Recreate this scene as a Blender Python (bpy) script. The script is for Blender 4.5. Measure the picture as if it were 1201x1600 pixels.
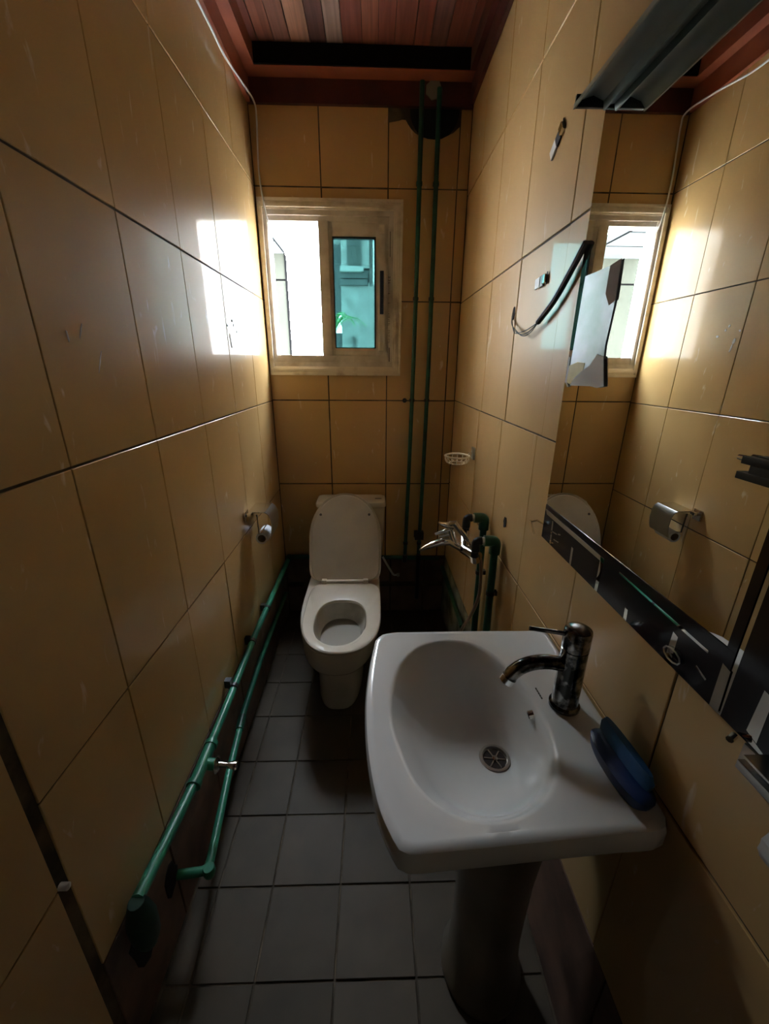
import bpy, bmesh, math, random
from mathutils import Vector, Matrix
random.seed(7)
for o in list(bpy.data.objects): bpy.data.objects.remove(o)
S = bpy.context.scene
COL = S.collection

# ------------------------------------------------------------------ camera
PITCH, YAW, ROLL, FPX, EYE = math.radians(19.70), math.radians(1.646), math.radians(0.426), 633.0, 1.43
def cam_matrix():
    a, b, c = PITCH, YAW, ROLL
    B = Matrix(((1,0,0),(0,0,-1),(0,1,0)))
    Rx = Matrix(((1,0,0),(0,math.cos(a),-math.sin(a)),(0,math.sin(a),math.cos(a))))
    Ry = Matrix(((math.cos(b),0,-math.sin(b)),(0,1,0),(math.sin(b),0,math.cos(b))))
    Rz = Matrix(((math.cos(c),-math.sin(c),0),(math.sin(c),math.cos(c),0),(0,0,1)))
    M = Rz @ Rx @ Ry @ B
    r, d, f = M[0], M[1], M[2]
    return Matrix(((r[0],-d[0],-f[0],0),(r[1],-d[1],-f[1],0),(r[2],-d[2],-f[2],EYE),(0,0,0,1)))
cd = bpy.data.cameras.new('camera'); cam = bpy.data.objects.new('camera', cd); COL.objects.link(cam)
cam.matrix_world = cam_matrix()
cd.sensor_fit = 'VERTICAL'; cd.sensor_height = 36.0; cd.sensor_width = 27.0
cd.lens = FPX/1600*36.0; cd.clip_start = 0.02; cd.clip_end = 200
S.camera = cam

# ------------------------------------------------------------------ sky and exposure
w = bpy.data.worlds.new('overcast_sky'); S.world = w; w.use_nodes = True
nt = w.node_tree; nt.nodes.clear()
tc = nt.nodes.new('ShaderNodeTexCoord'); sp = nt.nodes.new('ShaderNodeSeparateXYZ')
rp = nt.nodes.new('ShaderNodeValToRGB'); bg = nt.nodes.new('ShaderNodeBackground'); wo = nt.nodes.new('ShaderNodeOutputWorld')
nt.links.new(tc.outputs['Generated'], sp.inputs[0]); nt.links.new(sp.outputs['Z'], rp.inputs[0])
rp.color_ramp.elements[0].position = 0.0; rp.color_ramp.elements[0].color = (0.90,0.95,1.0,1)
rp.color_ramp.elements[1].position = 0.8; rp.color_ramp.elements[1].color = (0.72,0.85,1.0,1)
nt.links.new(rp.outputs[0], bg.inputs[0]); bg.inputs[1].default_value = 9.0
nt.links.new(bg.outputs[0], wo.inputs[0])
S.view_settings.view_transform = 'Standard'; S.view_settings.look = 'None'
S.view_settings.gamma = 1.0; S.view_settings.exposure = 3.45; S.view_settings.use_curve_mapping = False
# sampling portal in the window opening (changes noise only)
pl = bpy.data.lights.new('window_portal', 'AREA'); pl.shape = 'RECTANGLE'; pl.size = 0.75; pl.size_y = 0.80
pl.cycles.is_portal = True
po = bpy.data.objects.new('window_portal', pl); COL.objects.link(po)
po.location = (-0.16, 2.42, 1.76); po.rotation_euler = (math.radians(-90), 0, 0)

# ------------------------------------------------------------------ room numbers
XL, XR, YB, ZC = -0.52, 0.423, 2.17, 2.60

# ------------------------------------------------------------------ materials
def mat(name, col, rough=0.5, metal=0.0, noise=None, bump=None, spec=0.5, coat=0.0, trans=0.0, scuff=None, alpha=None):
    m = bpy.data.materials.new(name); m.use_nodes = True
    n = m.node_tree.nodes; l = m.node_tree.links; b = n['Principled BSDF']
    b.inputs['Base Color'].default_value = (*col, 1); b.inputs['Roughness'].default_value = rough
    b.inputs['Metallic'].default_value = metal; b.inputs['Specular IOR Level'].default_value = spec
    b.inputs['Coat Weight'].default_value = coat; b.inputs['Coat Roughness'].default_value = 0.03
    b.inputs['Transmission Weight'].default_value = trans
    t = n.new('ShaderNodeTexCoord')
    src = None
    if noise:                       # (scale, second colour, low, high)
        sc, c2, lo, hi = noise
        x = n.new('ShaderNodeTexNoise'); x.inputs['Scale'].default_value = sc; x.inputs['Detail'].default_value = 6
        l.new(t.outputs['Object'], x.inputs['Vector'])
        r = n.new('ShaderNodeValToRGB'); r.color_ramp.elements[0].position = lo; r.color_ramp.elements[1].position = hi
        r.color_ramp.elements[0].color = (*col,1); r.color_ramp.elements[1].color = (*c2,1)
        l.new(x.outputs['Fac'], r.inputs[0]); src = r.outputs[0]
        l.new(src, b.inputs['Base Color'])
    if scuff:                       # pale plaster scuffs: (colour, threshold)
        c3, th = scuff
        mp = n.new('ShaderNodeMapping'); mp.inputs['Scale'].default_value = (17, 17, 5.0); mp.inputs['Rotation'].default_value = (0.35,0.3,0)
        l.new(t.outputs['Object'], mp.inputs[0])
        x = n.new('ShaderNodeTexNoise'); x.inputs['Scale'].default_value = 1.6; x.inputs['Detail'].default_value = 4; x.inputs['Distortion'].default_value = 1.2
        l.new(mp.outputs[0], x.inputs['Vector'])
        r = n.new('ShaderNodeValToRGB'); r.color_ramp.elements[0].position = th; r.color_ramp.elements[1].position = th+0.09
        r.color_ramp.elements[0].color = (0,0,0,1); r.color_ramp.elements[1].color = (0.55,0.55,0.55,1)
        l.new(x.outputs['Fac'], r.inputs[0])
        mx = n.new('ShaderNodeMix'); mx.data_type = 'RGBA'
        l.new(r.outputs[0], mx.inputs['Factor'])
        if src: l.new(src, mx.inputs['A'])
        else: mx.inputs['A'].default_value = (*col,1)
        mx.inputs['B'].default_value = (*c3,1)
        l.new(mx.outputs['Result'], b.inputs['Base Color'])
    if bump:                        # (scale, strength)
        x = n.new('ShaderNodeTexNoise'); x.inputs['Scale'].default_value = bump[0]; x.inputs['Detail'].default_value = 5
        l.new(t.outputs['Object'], x.inputs['Vector'])
        bp = n.new('ShaderNodeBump'); bp.inputs['Strength'].default_value = bump[1]; bp.inputs['Distance'].default_value = 0.002
        l.new(x.outputs['Fac'], bp.inputs['Height']); l.new(bp.outputs[0], b.inputs['Normal'])
    return m
TILE = [mat('ochre_glazed_tile_%d'%i, c, 0.36, noise=(3.5, tuple(v*0.86 for v in c), 0.35, 0.75), bump=(2.0, 0.05), spec=0.38, coat=0.5, scuff=((0.86,0.78,0.62), 0.66))
        for i, c in enumerate([(0.61,0.390,0.160),(0.58,0.370,0.150),(0.63,0.405,0.170)])]
GROUT = mat('dark_mortar', (0.05,0.037,0.023), 0.95, noise=(14,(0.16,0.12,0.075),0.4,0.7), bump=(60,0.6))
CEMENT = mat('dirty_cement', (0.32,0.33,0.25), 0.9, noise=(9,(0.10,0.10,0.075),0.4,0.65), bump=(30,0.8))
OLDTILE = mat('brown_skirting_tile', (0.22,0.125,0.085), 0.5, noise=(8,(0.09,0.05,0.035),0.4,0.7), bump=(12,0.2))
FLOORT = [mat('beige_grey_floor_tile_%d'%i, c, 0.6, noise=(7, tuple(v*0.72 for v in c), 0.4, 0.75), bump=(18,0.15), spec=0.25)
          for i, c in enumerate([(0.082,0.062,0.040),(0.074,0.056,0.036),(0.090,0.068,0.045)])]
WOOD = []
for i, c in enumerate([(0.34,0.12,0.075),(0.27,0.085,0.06),(0.55,0.27,0.17),(0.36,0.15,0.10),(0.20,0.09,0.075),(0.42,0.28,0.23),(0.28,0.085,0.06)]):
    m = mat('red_brown_plank_%d'%i, c, 0.38)
    n = m.node_tree.nodes; l = m.node_tree.links
    t = n.new('ShaderNodeTexCoord'); mp = n.new('ShaderNodeMapping'); mp.inputs['Scale'].default_value = (28,1.4,28)
    x = n.new('ShaderNodeTexNoise'); x.inputs['Scale'].default_value = 2.0; x.inputs['Detail'].default_value = 6; x.inputs['Distortion'].default_value = 0.6
    r = n.new('ShaderNodeValToRGB'); r.color_ramp.elements[0].position = .35; r.color_ramp.elements[1].position = .7
    r.color_ramp.elements[0].color = (*[v*0.55 for v in c],1); r.color_ramp.elements[1].color = (*c,1)
    l.new(t.outputs['Object'], mp.inputs[0]); l.new(mp.outputs[0], x.inputs['Vector']); l.new(x.outputs['Fac'], r.inputs[0]); l.new(r.outputs[0], n['Principled BSDF'].inputs['Base Color'])
    WOOD.append(m)
DWOOD = mat('dark_batten_wood', (0.10,0.022,0.016), 0.45, noise=(10,(0.05,0.014,0.01),0.4,0.7))
RWOOD = mat('red_batten_wood', (0.36,0.10,0.045), 0.4, noise=(6,(0.22,0.055,0.03),0.4,0.7))
PORC = mat('white_glazed_ceramic', (0.66,0.64,0.61), 0.14, spec=0.6, coat=0.3, noise=(2,(0.63,0.61,0.57),0.4,0.7))
PORCT = mat('cream_toilet_ceramic', (0.66,0.60,0.50), 0.18, spec=0.5, noise=(5,(0.55,0.49,0.39),0.45,0.75))
SEATM = mat('cream_seat_plastic', (0.58,0.51,0.395), 0.28, noise=(7,(0.50,0.43,0.33),0.4,0.75))
BOWLIN = mat('stained_bowl_inside', (0.60,0.56,0.48), 0.3, noise=(12,(0.42,0.38,0.31),0.4,0.7))
CHROME = mat('chrome', (0.80,0.79,0.76), 0.10, 1.0, bump=(40,0.08))
OLDCHROME = mat('tarnished_chrome', (0.30,0.28,0.26), 0.16, 1.0, noise=(38,(0.035,0.033,0.03),0.44,0.56), bump=(60,0.35))
STEEL = mat('brushed_steel', (0.42,0.41,0.38), 0.3, 1.0)
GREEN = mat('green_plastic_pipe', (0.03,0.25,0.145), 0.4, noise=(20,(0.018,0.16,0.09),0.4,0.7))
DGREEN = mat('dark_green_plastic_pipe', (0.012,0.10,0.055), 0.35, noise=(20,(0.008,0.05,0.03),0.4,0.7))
BLACKP = mat('black_plastic', (0.012,0.012,0.012), 0.4)
NAVY = mat('navy_handle_plastic', (0.006,0.014,0.045), 0.35)
BLUE = mat('blue_plastic', (0.003,0.022,0.095), 0.4)
BLUE2 = mat('bright_blue_plastic', (0.012,0.075,0.19), 0.35)
MIRROR = mat('mirror_silver', (0.78,0.79,0.76), 0.005, 1.0)
FILM = mat('black_desilvered_glass', (0.010,0.007,0.010), 0.12)
TAPEW = mat('pale_mirror_strip', (0.50,0.50,0.48), 0.5, noise=(60,(0.30,0.30,0.29),0.4,0.7))
WHITEP = mat('white_plastic', (0.72,0.72,0.70), 0.4)
CABLEW = mat('white_cable_sheath', (0.75,0.80,0.85), 0.4)
PAPER = mat('white_paper', (0.70,0.69,0.70), 0.9, bump=(50,0.4))
BROWNP = mat('brown_backing_paper', (0.30,0.21,0.18), 0.8, noise=(20,(0.22,0.15,0.12),0.4,0.7))
YELLOWT = mat('yellowed_tape', (0.52,0.42,0.10), 0.4, noise=(20,(0.35,0.27,0.05),0.4,0.7))
SHELFM = mat('dark_blue_grey_lacquer', (0.20,0.25,0.27), 0.3, spec=0.7)
SHELFE = mat('pale_shelf_edge', (0.40,0.38,0.34), 0.5)
ALU = mat('dirty_aluminium_frame', (0.60,0.55,0.49), 0.45, noise=(9,(0.36,0.31,0.25),0.45,0.72), bump=(30,0.1))
TRIMM = mat('beige_window_trim', (0.72,0.65,0.53), 0.4, noise=(14,(0.45,0.37,0.27),0.5,0.75))
INK = mat('grey_print_ink', (0.10,0.085,0.065), 0.7)
RUBBER = mat('black_gasket', (0.008,0.012,0.015), 0.6)
WALLOUT = mat('white_outside_render', (0.80,0.80,0.78), 0.9, noise=(3,(0.70,0.70,0.67),0.4,0.7), bump=(20,0.3))
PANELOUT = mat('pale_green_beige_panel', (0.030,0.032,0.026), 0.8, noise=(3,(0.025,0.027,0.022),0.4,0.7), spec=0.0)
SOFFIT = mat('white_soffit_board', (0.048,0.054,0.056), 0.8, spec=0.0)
JOINTM = mat('dark_sealant', (0.004,0.004,0.004), 1.0, spec=0.0)
CONC = mat('speckled_concrete', (0.28,0.28,0.27), 0.9, noise=(9,(0.20,0.20,0.19),0.42,0.6), bump=(20,0.5))
DARKOUT = mat('dark_grey_render', (0.09,0.095,0.095), 0.8, noise=(5,(0.06,0.065,0.065),0.4,0.7))
SOFFITG = mat('pale_stone_ledge', (0.30,0.31,0.30), 0.9)
WINOUT = mat('dark_outside_glass', (0.05,0.055,0.05), 0.5)
LEAFM = mat('palm_leaf_green', (0.10,0.30,0.10), 0.5)
GROUND = mat('pale_paving', (0.66,0.63,0.57), 0.9, noise=(4,(0.58,0.55,0.49),0.4,0.7))
HALL = mat('pale_hall_plaster', (0.50,0.44,0.36), 0.9)
teal = bpy.data.materials.new('teal_window_glass'); teal.use_nodes = True
n = teal.node_tree.nodes; l = teal.node_tree.links; n.clear()
tb = n.new('ShaderNodeBsdfTransparent'); tb.inputs[0].default_value = (0.130,0.215,0.210,1)
gb = n.new('ShaderNodeBsdfGlossy'); gb.inputs['Roughness'].default_value = 0.02
fr = n.new('ShaderNodeFresnel'); fr.inputs[0].default_value = 1.5
mx = n.new('ShaderNodeMixShader'); out = n.new('ShaderNodeOutputMaterial')
l.new(fr.outputs[0], mx.inputs[0]); l.new(tb.outputs[0], mx.inputs[1]); l.new(gb.outputs[0], mx.inputs[2]); l.new(mx.outputs[0], out.inputs[0])
TEAL = teal

# ------------------------------------------------------------------ mesh helpers
def finish(bm, name, material, parent=None, smooth=False, kind=None, bevel=0.0):
    if bevel:
        bmesh.ops.bevel(bm, geom=[e for e in bm.edges], offset=bevel, segments=2, affect='EDGES', profile=0.7)
    bmesh.ops.recalc_face_normals(bm, faces=bm.faces)
    me = bpy.data.meshes.new(name); bm.to_mesh(me); bm.free()
    me.materials.append(material)
    if smooth:
        for p in me.polygons: p.use_smooth = True
        if hasattr(me, 'set_sharp_from_angle'): me.set_sharp_from_angle(angle=math.radians(38))
    o = bpy.data.objects.new(name, me); COL.objects.link(o)
    if parent: o.parent = parent
    if kind: o['kind'] = kind
    return o
def bx(bm, x0, x1, y0, y1, z0, z1):
    v = [bm.verts.new(p) for p in ((x0,y0,z0),(x1,y0,z0),(x1,y1,z0),(x0,y1,z0),(x0,y0,z1),(x1,y0,z1),(x1,y1,z1),(x0,y1,z1))]
    for f in ((0,3,2,1),(4,5,6,7),(0,1,5,4),(1,2,6,5),(2,3,7,6),(3,0,4,7)): bm.faces.new([v[i] for i in f])
def boxes(name, lst, material, parent=None, bevel=0.0, kind=None):
    bm = bmesh.new()
    for b in lst: bx(bm, *b)
    return finish(bm, name, material, parent, bevel=bevel, smooth=bevel > 0, kind=kind)
def loft(bm, rings, closed=True, cap0=True, cap1=True):
    R = [[bm.verts.new(p) for p in r] for r in rings]
    n = len(R[0])
    for a, b in zip(R, R[1:]):
        for i in range(n if closed else n-1):
            j = (i+1) % n
            bm.faces.new((a[i], a[j], b[j], b[i]))
    if cap0: bm.faces.new(R[0][::-1])
    if cap1: bm.faces.new(R[-1])
    return R
def sweep(bm, pts, r, seg=10, radii=None):
    pts = [Vector(p) for p in pts]; rings = []
    up = Vector((0,0,1))
    prev = None
    for i, p in enumerate(pts):
        d = (pts[min(i+1, len(pts)-1)] - pts[max(i-1, 0)]).normalized()
        if prev is None:
            a = d.cross(up)
            if a.length < 0.1: a = d.cross(Vector((1,0,0)))
        else:
            a = prev - d*prev.dot(d)
        a.normalize(); prev = a; b = d.cross(a)
        rr = radii[i] if radii else r
        rings.append([p + (a*math.cos(2*math.pi*k/seg) + b*math.sin(2*math.pi*k/seg))*rr for k in range(seg)])
    loft(bm, rings)
def tube(name, pts, r, material, parent=None, seg=10, radii=None):
    bm = bmesh.new(); sweep(bm, pts, r, seg, radii); return finish(bm, name, material, parent, smooth=True)
def spline(pts, n=8):
    P = [Vector(p) for p in pts]; P = [P[0]*2-P[1]] + P + [P[-1]*2-P[-2]]; out = []
    for i in range(1, len(P)-2):
        for k in range(n):
            t = k/n; a,b,c,d = P[i-1:i+3]
            out.append(0.5*((2*b)+(c-a)*t+(2*a-5*b+4*c-d)*t*t+(3*b-a-3*c+d)*t**3))
    out.append(P[-2]); return out
def corner(a, b, c, r, n=5):       # rounded corner points of a pipe bend
    a, b, c = Vector(a), Vector(b), Vector(c)
    p = b + (a-b).normalized()*r; q = b + (c-b).normalized()*r
    return [ (p*(1-t)*(1-t) + b*2*t*(1-t) + q*t*t) for t in [k/n for k in range(n+1)] ]
def prism(name, poly, axis, lo, hi, material, parent=None, kind=None):
    # poly: list of 2-D points in the plane normal to axis ('x': (y,z), 'y': (x,z), 'z': (x,y))
    def P(u, v, t): return {'x': (t,u,v), 'y': (u,t,v), 'z': (u,v,t)}[axis]
    bm = bmesh.new(); loft(bm, [[P(u,v,lo) for u,v in poly], [P(u,v,hi) for u,v in poly]])
    return finish(bm, name, material, parent, kind=kind)
def lathe(bm, c, prof, seg=24, ax='z'):
    rings = []
    for r, h in prof:
        ring = []
        for k in range(seg):
            a = 2*math.pi*k/seg; u, v = r*math.cos(a), r*math.sin(a)
            ring.append(Vector(c) + Vector({'z': (u,v,h), 'x': (h,u,v), 'y': (u,h,v)}[ax]))
        rings.append(ring)
    loft(bm, rings)
def cyl(name, c, prof, material, parent=None, ax='z', seg=24):
    bm = bmesh.new(); lathe(bm, c, prof, seg, ax); return finish(bm, name, material, parent, smooth=True)
def empty(name, label=None, cat=None, loc=(0,0,0), group=None, kind=None):
    o = bpy.data.objects.new(name, None); COL.objects.link(o); o.location = loc; o.empty_display_size = 0.05
    if label: o['label'] = label
    if cat: o['category'] = cat
    if group: o['group'] = group
    if kind: o['kind'] = kind
    return o
def tag(o, label, cat, group=None):
    o['label'] = label; o['category'] = cat
    if group: o['group'] = group
    return o
def adopt(root):                   # children are written in world coordinates: keep them there
    for ch in root.children:
        ch.matrix_parent_inverse = Matrix.Translation(-Vector(root.location))

# ------------------------------------------------------------------ walls and their tiles
G = 0.0029        # half joint width
T = 0.008         # tile thickness
def struct(name, lst, m): return boxes(name, lst, m, kind='structure')
wall_back = struct('wall_back', [(XL-0.12,-0.503,YB+0.001,YB+0.105,-0.02,2.75),(0.136,XR+0.12,YB+0.001,YB+0.105,-0.02,2.75),
                                 (-0.503,0.136,YB+0.001,YB+0.105,-0.02,1.395),(-0.503,0.136,YB+0.001,YB+0.105,2.125,2.75)], GROUT)
wall_left = struct('wall_left', [(XL-0.12,XL-0.003,0.30,YB+0.002,-0.02,2.75)], GROUT)
wall_right = struct('wall_right', [(XR+0.003,XR+0.12,-1.25,YB+0.002,-0.02,2.75)], GROUT)
struct('wall_rear', [(-1.62,XR+0.12,-1.35,-1.25,-0.02,2.75)], HALL)
struct('wall_hall', [(-1.72,-1.62,-1.35,0.42,-0.02,2.75),(-1.62,XL-0.12,0.30,0.42,-0.02,2.75)], HALL)

def jit(): return random.uniform(-0.0009, 0.0009)
def tile_piece(parent, axis, face, rects, m, name='tile', out=1):
    # axis 'x' wall facing out*x, rect=(u0,u1,z0,z1)
    bm = bmesh.new(); j = jit()
    for (u0,u1,z0,z1) in rects:
        a0, a1 = sorted((face+j, face+j-out*T))
        if axis == 'x': bx(bm, a0, a1, u0, u1, z0, z1)
        elif axis == 'y': bx(bm, u0, u1, a0, a1, z0, z1)
        else: bx(bm, u0, u1, z0, z1, a0, a1)
    if len(rects) == 1:
        bmesh.ops.bevel(bm, geom=[e for e in bm.edges], offset=0.0010, segments=1, affect='EDGES')
    return finish(bm, name, m, parent)
def sub(r, h):
    u0,u1,z0,z1 = r; a0,a1,b0,b1 = h
    if a1<=u0 or a0>=u1 or b1<=z0 or b0>=z1: return [r]
    o = []
    if b1 < z1: o.append((u0,u1,b1,z1))
    if b0 > z0: o.append((u0,u1,z0,b0))
    lo, hi = max(z0,b0), min(z1,b1)
    if a0 > u0: o.append((u0,a0,lo,hi))
    if a1 < u1: o.append((a1,u1,lo,hi))
    return [q for q in o if q[1]-q[0] > 0.004 and q[3]-q[2] > 0.004]

ROWS = [0.375, 0.820, 1.266, 1.726, 2.174, 2.60]
WIN = (-0.503, 0.136, 1.395, 2.125)
bc = [XL, -0.228, 0.068, 0.373, XR]
for ri in range(5):
    z0, z1 = ROWS[ri], ROWS[ri+1]
    for ci in range(4):
        if ri == 4 and ci == 2: continue
        r = (bc[ci]+G, bc[ci+1]-G, z0+G, z1-G)
        rr = sub(r, WIN)
        if rr: tile_piece(wall_back, 'y', YB, rr, random.choice(TILE), out=-1)
# broken tile below the pipe hole, and the hole itself
prism('tile', [(0.0702,2.1762),(0.3708,2.1762),(0.3708,2.395),(0.345,2.374),(0.323,2.365),(0.295,2.353),(0.269,2.350),(0.235,2.352),(0.205,2.360),(0.180,2.371),(0.162,2.386),(0.150,2.400),(0.140,2.414),(0.125,2.415),(0.112,2.411),(0.0702,2.404)],
      'y', YB, YB+T, TILE[1], wall_back)
bmh = bmesh.new(); lathe(bmh, (0.262,YB+0.0003,2.45), [(0.105,0.0),(0.092,0.006)], 28, 'y')
finish(bmh, 'broken_hole', mat('hole_black', (0.008,0.010,0.012), 0.95), wall_back)  # near-black disc in place of the hole
bmq = bmesh.new(); lathe(bmq, (0.252,YB-0.014,2.505), [(0.010,-0.012),(0.034,-0.010),(0.040,0.006),(0.030,0.016)], 7, 'y')
finish(bmq, 'plaster_lump', mat('pale_mortar_lump', (0.30,0.26,0.20), 0.95, bump=(40,0.8)), wall_back)

lcU = [2.17, 1.885, 1.590, 1.285, 0.990, 0.697, 0.452]
LROWS = [0.345, 0.785, 1.262, 1.726, 2.174, 2.60]
for ri in range(5):
    for a, b in zip(lcU[1:], lcU):
        tile_piece(wall_left, 'x', XL, [(a+G*0.5, b-G*0.5, LROWS[ri]+G*0.8, LROWS[ri+1]-G*0.8)], random.choice(TILE), out=1)
for z0, z1 in ((0.0,0.18),(0.18,0.612),(0.612,1.03),(1.03,1.49),(1.49,1.94),(1.94,2.60)):
    tile_piece(wall_left, 'x', XL, [(0.302, 0.431, z0+G, z1-G)], TILE[1], out=1)
for a, b in zip(lcU[1:], lcU):
    tile_piece(wall_left, 'x', XL, [(a+G, b-G, 0.002, 0.345-G)], OLDTILE, out=1)

rcU = [YB, 1.915, 1.616, 1.316, 1.013, 0.712, 0.412, 0.112, -0.188, -0.488, -0.788, -1.088, -1.25]
rcL = [YB, 1.945, 1.645, 1.345, 1.043, 0.745, 0.446, 0.146, -0.154, -0.454, -0.754, -1.054, -1.25]
RROWS = [0.375, 0.829, 1.268, 1.722, 2.150, 2.60]
for ri in range(5):
    cc = rcL if ri < 2 else rcU
    for a, b in zip(cc[1:], cc):
        tile_piece(wall_right, 'x', XR, [(a+G*0.55, b-G*0.55, RROWS[ri]+G*0.8, RROWS[ri+1]-G*0.8)], random.choice(TILE), out=-1)
boxes('cement_skirting', [(XR-0.001,XR+0.004,1.0,YB,0,0.373)], CEMENT, wall_right)
for a, b in zip([1.0,0.7,0.4,0.1,-0.2],[0.7,0.4,0.1,-0.2,-0.5]): tile_piece(wall_right, 'x', XR, [(b+G, a-G, 0.002, 0.373)], OLDTILE, name='skirting_tile', out=-1)
# brown skirting tiles of the back wall
for z0, z1 in ((0.205,0.355),(0.004,0.172)):
    for a, b in zip([XL,-0.30,-0.10,0.10,0.30], [-0.30,-0.10,0.10,0.30,XR]):
        tile_piece(wall_back, 'y', YB, [(a+0.004, b-0.004, z0, z1)], OLDTILE, name='skirting_tile', out=-1)
# small holes knocked in the tiles
for (x,y,z,r,ax,wl) in ((XR,1.205,0.962,0.016,'x',wall_right),(XR,1.335,1.583,0.016,'x',wall_right),(XL,0.553,0.215,0.062,'x',wall_left),(XL,0.675,0.19,0.038,'x',wall_left)):
    b_ = bmesh.new(); s_ = -1 if wl is wall_right else 1
    ring = []
    for k in range(12):
        a = 2*math.pi*k/12; rr = r*random.uniform(0.8,1.15)
        ring.append((rr*math.cos(a)*0.8, rr*math.sin(a)*1.25))
    loft(b_, [[(x+s_*0.0002,y+u,z+v) for u,v in ring],[(x+s_*0.0022,y+u*0.9,z+v*0.9) for u,v in ring]])
    finish(b_, 'wall_hole', mat('wall_hole_dark', (0.012,0.009,0.008), 0.95), wl)
cyl('wall_plug', (0.162,YB-0.002,1.267), [(0.004,-0.006),(0.011,-0.003),(0.012,0.003)], BLACKP, wall_back, 'y', 12)
cyl('wall_plug', (XL+0.003,0.437,0.615), [(0.006,-0.004),(0.006,0.010),(0.003,0.012)], WHITEP, wall_left, 'x', 10)

SMEAR = mat('dried_white_plaster', (0.82,0.80,0.76), 0.9)
for (y, z, ry, rz, t) in ((1.60,1.565,0.006,0.004,0.2),(1.655,1.585,0.005,0.006,0),(1.668,1.572,0.004,0.005,0.5),(1.70,1.552,0.006,0.004,0),(1.615,1.530,0.007,0.012,0.3),(1.62,1.505,0.004,0.015,0.2),(0.763,1.476,0.002,0.010,0.1),(0.800,1.487,0.0015,0.016,-0.5),(0.835,1.435,0.0012,0.020,-0.5)):
    ring = []
    for k in range(9):
        a = 2*math.pi*k/9; rr = random.uniform(0.7,1.2); u, v = ry*rr*math.cos(a), rz*rr*math.sin(a)
        ring.append((y+u*math.cos(t)-v*math.sin(t), z+u*math.sin(t)+v*math.cos(t)))
    prism('plaster_splash', ring, 'x', XL+0.0008, XL+0.0018, SMEAR, wall_left)
# ------------------------------------------------------------------ floor
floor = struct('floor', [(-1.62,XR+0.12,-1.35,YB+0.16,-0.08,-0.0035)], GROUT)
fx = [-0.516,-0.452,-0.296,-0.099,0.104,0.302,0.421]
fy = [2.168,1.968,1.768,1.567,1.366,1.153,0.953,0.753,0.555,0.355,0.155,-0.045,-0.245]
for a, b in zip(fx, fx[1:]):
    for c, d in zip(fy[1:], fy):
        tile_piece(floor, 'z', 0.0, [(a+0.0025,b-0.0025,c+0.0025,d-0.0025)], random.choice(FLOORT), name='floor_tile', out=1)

# ------------------------------------------------------------------ ceiling
ceiling = struct('ceiling', [(-1.72,XR+0.12,-1.35,YB+0.16,2.62,2.75)], DWOOD)
x = XL+0.01; pi = 0
order = [1,0,3,2,4,5,1,0,6,1,6,4,1,6,1,4,6]
while x < XR-0.005:
    wd = 0.062 if pi % 3 else 0.074
    x1 = min(x+wd, XR)
    z = 2.598 + random.uniform(-0.002,0.003)
    o = boxes('plank', [(x+0.0015, x1-0.0015, -1.25, YB, z, z+0.02)], WOOD[order[pi % len(order)]], ceiling)
    x = x1; pi += 1
boxes('batten', [(XL,XR,2.080,2.158,2.532,2.597)], RWOOD, ceiling)
boxes('gap_shade_strip', [(XL+0.06,0.384,2.072,2.0795,2.533,2.597)], mat('painted_gap_shade', (0.010,0.009,0.009), 1.0, spec=0.0), ceiling)  # black strip painting the shade between batten and planks
boxes('fascia_board', [(XL+0.002,XR-0.002,2.150,2.168,2.452,2.532)], DWOOD, ceiling)
boxes('batten', [(XL+0.001,-0.462,0.31,2.0795,2.532,2.597)], RWOOD, ceiling)
boxes('fascia_board', [(XL+0.001,XL+0.016,0.31,2.150,2.452,2.532)], RWOOD, ceiling)
boxes('batten', [(0.385,XR-0.001,-1.24,2.0795,2.532,2.597)], DWOOD, ceiling)
boxes('fascia_board', [(XR-0.016,XR-0.001,-1.24,2.150,2.462,2.532)], DWOOD, ceiling)

# ------------------------------------------------------------------ window
win = empty('window_1', kind='structure', loc=(-0.18,YB,1.40))
def frame_ring(name, x0,x1,z0,z1,w,y0,y1,m,bev=0.0015):
    return boxes(name, [(x0,x1,y0,y1,z1-w,z1),(x0,x1,y0,y1,z0,z0+w),(x0,x0+w,y0,y1,z0+w,z1-w),(x1-w,x1,y0,y1,z0+w,z1-w)], m, win, bev)
for k, (i, w_, p) in enumerate(((0.0,0.012,0.016),(0.012,0.010,0.011),(0.022,0.012,0.017),(0.034,0.008,0.010))):
    frame_ring('window_trim', -0.512+i*0.35, 0.136-i, 1.388+i, 2.130-i, w_, YB-p, YB+0.02, TRIMM)
frame_ring('outer_frame', -0.506, 0.102, 1.420, 2.098, 0.030, YB-0.006, YB+0.075, ALU)
boxes('head_plate', [(-0.476,0.072,YB+0.004,YB+0.060,2.048,2.068)], ALU, win, 0.001)
boxes('sill_plate', [(-0.476,0.072,YB+0.000,YB+0.060,1.450,1.482)], ALU, win, 0.001)
boxes('jamb_post', [(-0.489,-0.4735,YB-0.002,YB+0.078,1.451,2.067)], ALU, win, 0.001)
frame_ring('reveal_lining', -0.503,0.134,1.397,2.124,0.006,YB+0.074,YB+0.108,WALLOUT)
boxes('lower_rail', [(-0.203,0.072,YB+0.037,YB+0.060,1.470,1.500)], ALU, win)
boxes('centre_mullion', [(-0.249,-0.203,YB-0.003,YB+0.055,1.482,2.050)], ALU, win, 0.002)
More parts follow.
